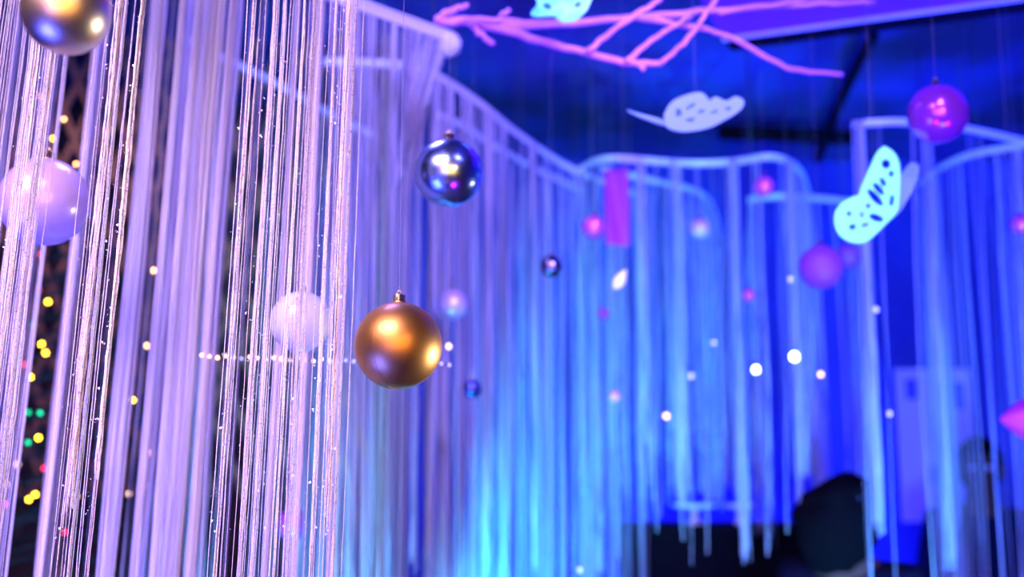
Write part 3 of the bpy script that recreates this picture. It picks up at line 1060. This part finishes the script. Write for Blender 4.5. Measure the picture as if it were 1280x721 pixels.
# ------------------------------------------------------------------ things low at right
c = aty(1178, 555, 4.86)
root = thing('notice_board', 'pale board hanging behind the right-hand curtain with a blue square at its top right', 'board', (c.x, 4.93, c.z))
bm = bmesh.new()
box(bm, 0, 0, 0, .33, .02, .66)
obj('board', bm, M['panel'], root, False)
for nm, x, z, sx, sz, mm in (('blue_square', .075, .21, .11, .12, 'panel_blue'), ('blue_square', -.10, .24, .05, .09, 'panel_blue'), ('blue_patch', -.02, -.13, .035, .08, 'panel_blue')):
    bm = bmesh.new()
    box(bm, x, -.012, z, sx, .003, sz)
    obj(nm, bm, M[mm], root, False)

c = aty(771, 258, 3.2)
bm = bmesh.new()
rows = []
for i in range(14):
    z = -.115 + .23 * i / 13
    rows.append([bm.verts.new((x, .012 * math.sin(x * 70 + i * .2), z)) for x in np.linspace(-.034, .034, 12)])
for a, b in zip(rows, rows[1:]):
    for j in range(11):
        bm.faces.new((a[j], a[j + 1], b[j + 1], b[j]))
o = obj('cloth_strip', bm, M['cloth_purple'])
o.location = c
md = o.modifiers.new('thick', 'SOLIDIFY')
md.thickness = .002
tag(o, 'purple cloth strip hanging by the corner where two curtain tapes meet', 'cloth')

# black cabinet and trays
c = aty(885, 655, 3.98)
ct = c.z
root = thing('black_cabinet', 'tall black cabinet along the bottom edge right of centre', 'cabinet', (c.x, 3.98, 0))
bm = bmesh.new()
box(bm, 0, 0, ct / 2 - .01, .60, .26, ct - .04)
bmesh.ops.bevel(bm, geom=bm.edges[:], offset=.006, segments=2)
obj('carcass', bm, M['black'], root, False)
bm = bmesh.new()
box(bm, 0, 0, ct - .015, .64, .30, .03)
bmesh.ops.bevel(bm, geom=bm.edges[:], offset=.005, segments=2)
obj('top', bm, M['black'], root, False)
for x in (-.15, .15):
    bm = bmesh.new()
    box(bm, x, -.136, ct / 2, .285, .014, ct - .12)
    d = obj('door', bm, M['black'], root, False)
    bm = bmesh.new()
    tube(bm, [(x * .25, -.155, ct * .5), (x * .25, -.155, ct * .62)], .005, 8)
    obj('handle', bm, M['rail'], d)


def tray(label, dx, zoff, rx, ry):
    o_ = thing('tray', label, 'tray', (c.x + dx, 3.98, ct + zoff))
    bm = bmesh.new()
    lathe(bm, [(0, 0), (rx * .8, 0), (rx, .012), (rx * .98, .014), (rx * .78, .004), (0, .004)], 36)
    for v in bm.verts:
        v.co.y *= ry / rx
    obj('dish', bm, M['glass_white'], o_)
    bm = bmesh.new()
    lathe(bm, [(0, -.055), (rx * .35, -.055), (rx * .3, -.048), (.010, -.04), (.010, -.004), (rx * .3, 0)], 20)
    obj('foot', bm, M['glass_white'], o_)


tray('white footed tray on the black cabinet, left one', -.045, .056, .085, .08)
tray('smaller white footed tray on the black cabinet, right one', .11, .056, .055, .06)

# ------------------------------------------------------------------ people
def person(label, base, head_top, yaw, coat, hair_len=0.0, hair_vol=0.0):
    H = head_top
    root = thing('person', label, 'person', base)
    root.rotation_euler.z = yaw
    h = H / 7.5
    # facing -Y in local space
    J = {
        'pelvis': ((0, 0, H * .53), (.125, .10)), 'waist': ((0, .0, H * .60), (.105, .085)), 'chest': ((0, .01, H * .72), (.135, .10)),
        'upper': ((0, .01, H * .80), (.11, .08)), 'neck': ((0, .005, H * .845), (.052, .052)), 'jaw': ((0, -.015, H * .885), (.058, .066)),
        'skull': ((0, .005, H * .935), (.074, .088)), 'crown': ((0, .01, H * .965), (.060, .072)),
    }
    E = [('pelvis', 'waist'), ('waist', 'chest'), ('chest', 'upper'), ('upper', 'neck'), ('neck', 'jaw'), ('jaw', 'skull'), ('skull', 'crown')]
    for s, n in ((-1, 'l'), (1, 'r')):
        J['sho' + n] = ((s * .165, .01, H * .805), (.055, .055))
        J['elb' + n] = ((s * .215, .02, H * .62), (.042, .042))
        J['wri' + n] = ((s * .20, -.05, H * .485), (.026, .026))
        J['palm' + n] = ((s * .195, -.06, H * .45), (.034, .018))
        J['hip' + n] = ((s * .085, 0, H * .50), (.085, .085))
        J['kne' + n] = ((s * .09, -.01, H * .28), (.055, .055))
        J['ank' + n] = ((s * .09, .02, .08), (.038, .038))
        J['toe' + n] = ((s * .10, -.13, .035), (.036, .028))
        E += [('upper', 'sho' + n), ('sho' + n, 'elb' + n), ('elb' + n, 'wri' + n), ('wri' + n, 'palm' + n), ('pelvis', 'hip' + n), ('hip' + n, 'kne' + n), ('kne' + n, 'ank' + n), ('ank' + n, 'toe' + n)]
        for i in range(4):
            a = 'fa%d' % i + n
            b = 'fb%d' % i + n
            yy = -.06 + (i - 1.5) * .018
            ln = (.036, .042, .040, .032)[i]
            J[a] = ((s * .193, yy, H * .45 - .05), (.008, .008))
            J[b] = ((s * .183, yy - .004, H * .45 - .05 - ln), (.007, .007))
            E += [('palm' + n, a), (a, b)]
        J['th' + n] = ((s * .18, -.10, H * .45 - .035), (.009, .009))
        E += [('palm' + n, 'th' + n)]

    def skin(names, edges, grow, nm, m, root_name):
        names = list(names)
        me = bpy.data.meshes.new(nm)
        me.from_pydata([J[x][0] for x in names], [(names.index(a), names.index(b)) for a, b in edges], [])
        o = bpy.data.objects.new(nm, me)
        C.objects.link(o)
        sk = o.modifiers.new('skin', 'SKIN')
        for i, x in enumerate(names):
            r = J[x][1]
            if nm == 'jacket' and x == 'neck':
                r = (r[0] + .022, r[1] + .022)
            me.skin_vertices[0].data[i].radius = (r[0] + grow, r[1] + grow)
            me.skin_vertices[0].data[i].use_root = x == root_name
        ss = o.modifiers.new('sub', 'SUBSURF')
        ss.levels = ss.render_levels = 2
        dg = bpy.context.evaluated_depsgraph_get()
        me2 = bpy.data.meshes.new_from_object(o.evaluated_get(dg))
        bpy.data.objects.remove(o)
        me2.polygons.foreach_set('use_smooth', [True] * len(me2.polygons))
        me2.materials.clear()
        return me2

    me = skin(J.keys(), E, 0, 'body', M['skin'], 'pelvis')
    bm = bmesh.new()
    bm.from_mesh(me)
    # nose, ears, lips, brows
    zc = H * .915
    tube(bm, [(0, -.078, zc + .02), (0, -.094, zc - .008), (0, -.088, zc - .016)], [.007, .013, .010], 8)
    for s in (-1, 1):
        tube(bm, [(s * .076, .0, zc + .025), (s * .083, .01, zc + .01), (s * .077, .0, zc - .02)], [.008, .012, .007], 8)
    tube(bm, [(-.022, -.074, zc - .040), (0, -.082, zc - .038), (.022, -.074, zc - .040)], [.003, .007, .003], 8)
    b = obj('body', bm, M['skin'], root)
    for s in (-1, 1):
        bm = bmesh.new()
        bmesh.ops.create_uvsphere(bm, u_segments=12, v_segments=8, radius=.011, matrix=Matrix.Translation((s * .030, -.074, zc + .022)))
        obj('eye', bm, M['eye'], root)
    # hair: a shell over skull and back
    bm = bmesh.new()
    bmesh.ops.create_uvsphere(bm, u_segments=32, v_segments=20, radius=1)
    for v in bm.verts:
        x, y, z = v.co
        back = max(0, y)
        front = max(0, -y)
        zz = z if z > 0 else z * (1 + hair_len * (.4 + back))
        nz = mnoise.noise(Vector((x * 2.2 + H * 9, y * 2.2, z * 2.2)))
        nz2 = mnoise.noise(Vector((x * 7, y * 7, z * 5 + H)))
        wv = 1 + hair_vol * (.30 + .5 * nz) * (1 - .6 * front) + .06 * nz2
        v.co = Vector((x * .088 * wv, y * .100 * wv + .022, zz * .105 * (1 + .05 * nz2) + H - .104))
        if hair_vol and x > 0:
            v.co.x *= 1.55
            v.co.z -= x * .055
        if front > .25 and z < .35:
            v.co.y += .06 * front
            v.co.x *= .93
    if hair_vol:
        b2 = bmesh.new()
        tube(b2, [(-.07, .085, H - .075), (-.035, .095, H - .06), (0, .10, H - .055)], [.010, .014, .010], 8)
        obj('hair_clip', b2, M['cap'], root)
    obj('hair', bm, M['hair'], root)
    top = ['pelvis', 'waist', 'chest', 'upper', 'neck', 'shol', 'elbl', 'wril', 'shor', 'elbr', 'wrir']
    m2 = skin(top, [e for e in E if e[0] in top and e[1] in top], .014, 'jacket', coat, 'pelvis')
    link_mesh('jacket', m2, coat, root)
    lg = ['pelvis', 'hipl', 'knel', 'ankl', 'hipr', 'kner', 'ankr']
    m2 = skin(lg, [e for e in E if e[0] in lg and e[1] in lg], .014, 'trousers', M['cloth_dark'], 'pelvis')
    link_mesh('trousers', m2, M['cloth_dark'], root)
    for s in (-1, 1):
        bm = bmesh.new()
        tube(bm, [(s * .09, .06, .04), (s * .095, -.04, .045), (s * .10, -.17, .03)], [.042, .045, .030], 10)
        for v in bm.verts:
            v.co.z = max(v.co.z, 0)
        obj('shoe', bm, M['black'], root)
    return root


p1 = aty(1058, 590, 3.3)
person('dark-haired person in black at the bottom edge, seen from behind', (p1.x, p1.y, 0), p1.z, math.radians(142), M['cloth_dark'], 1.1, .5)
p2 = aty(1222, 545, 4.35)
person('person in dark blue standing behind the right-hand curtain before the pale board', (p2.x, p2.y, 0), p2.z, math.radians(-20), M['cloth_blue'], .3)
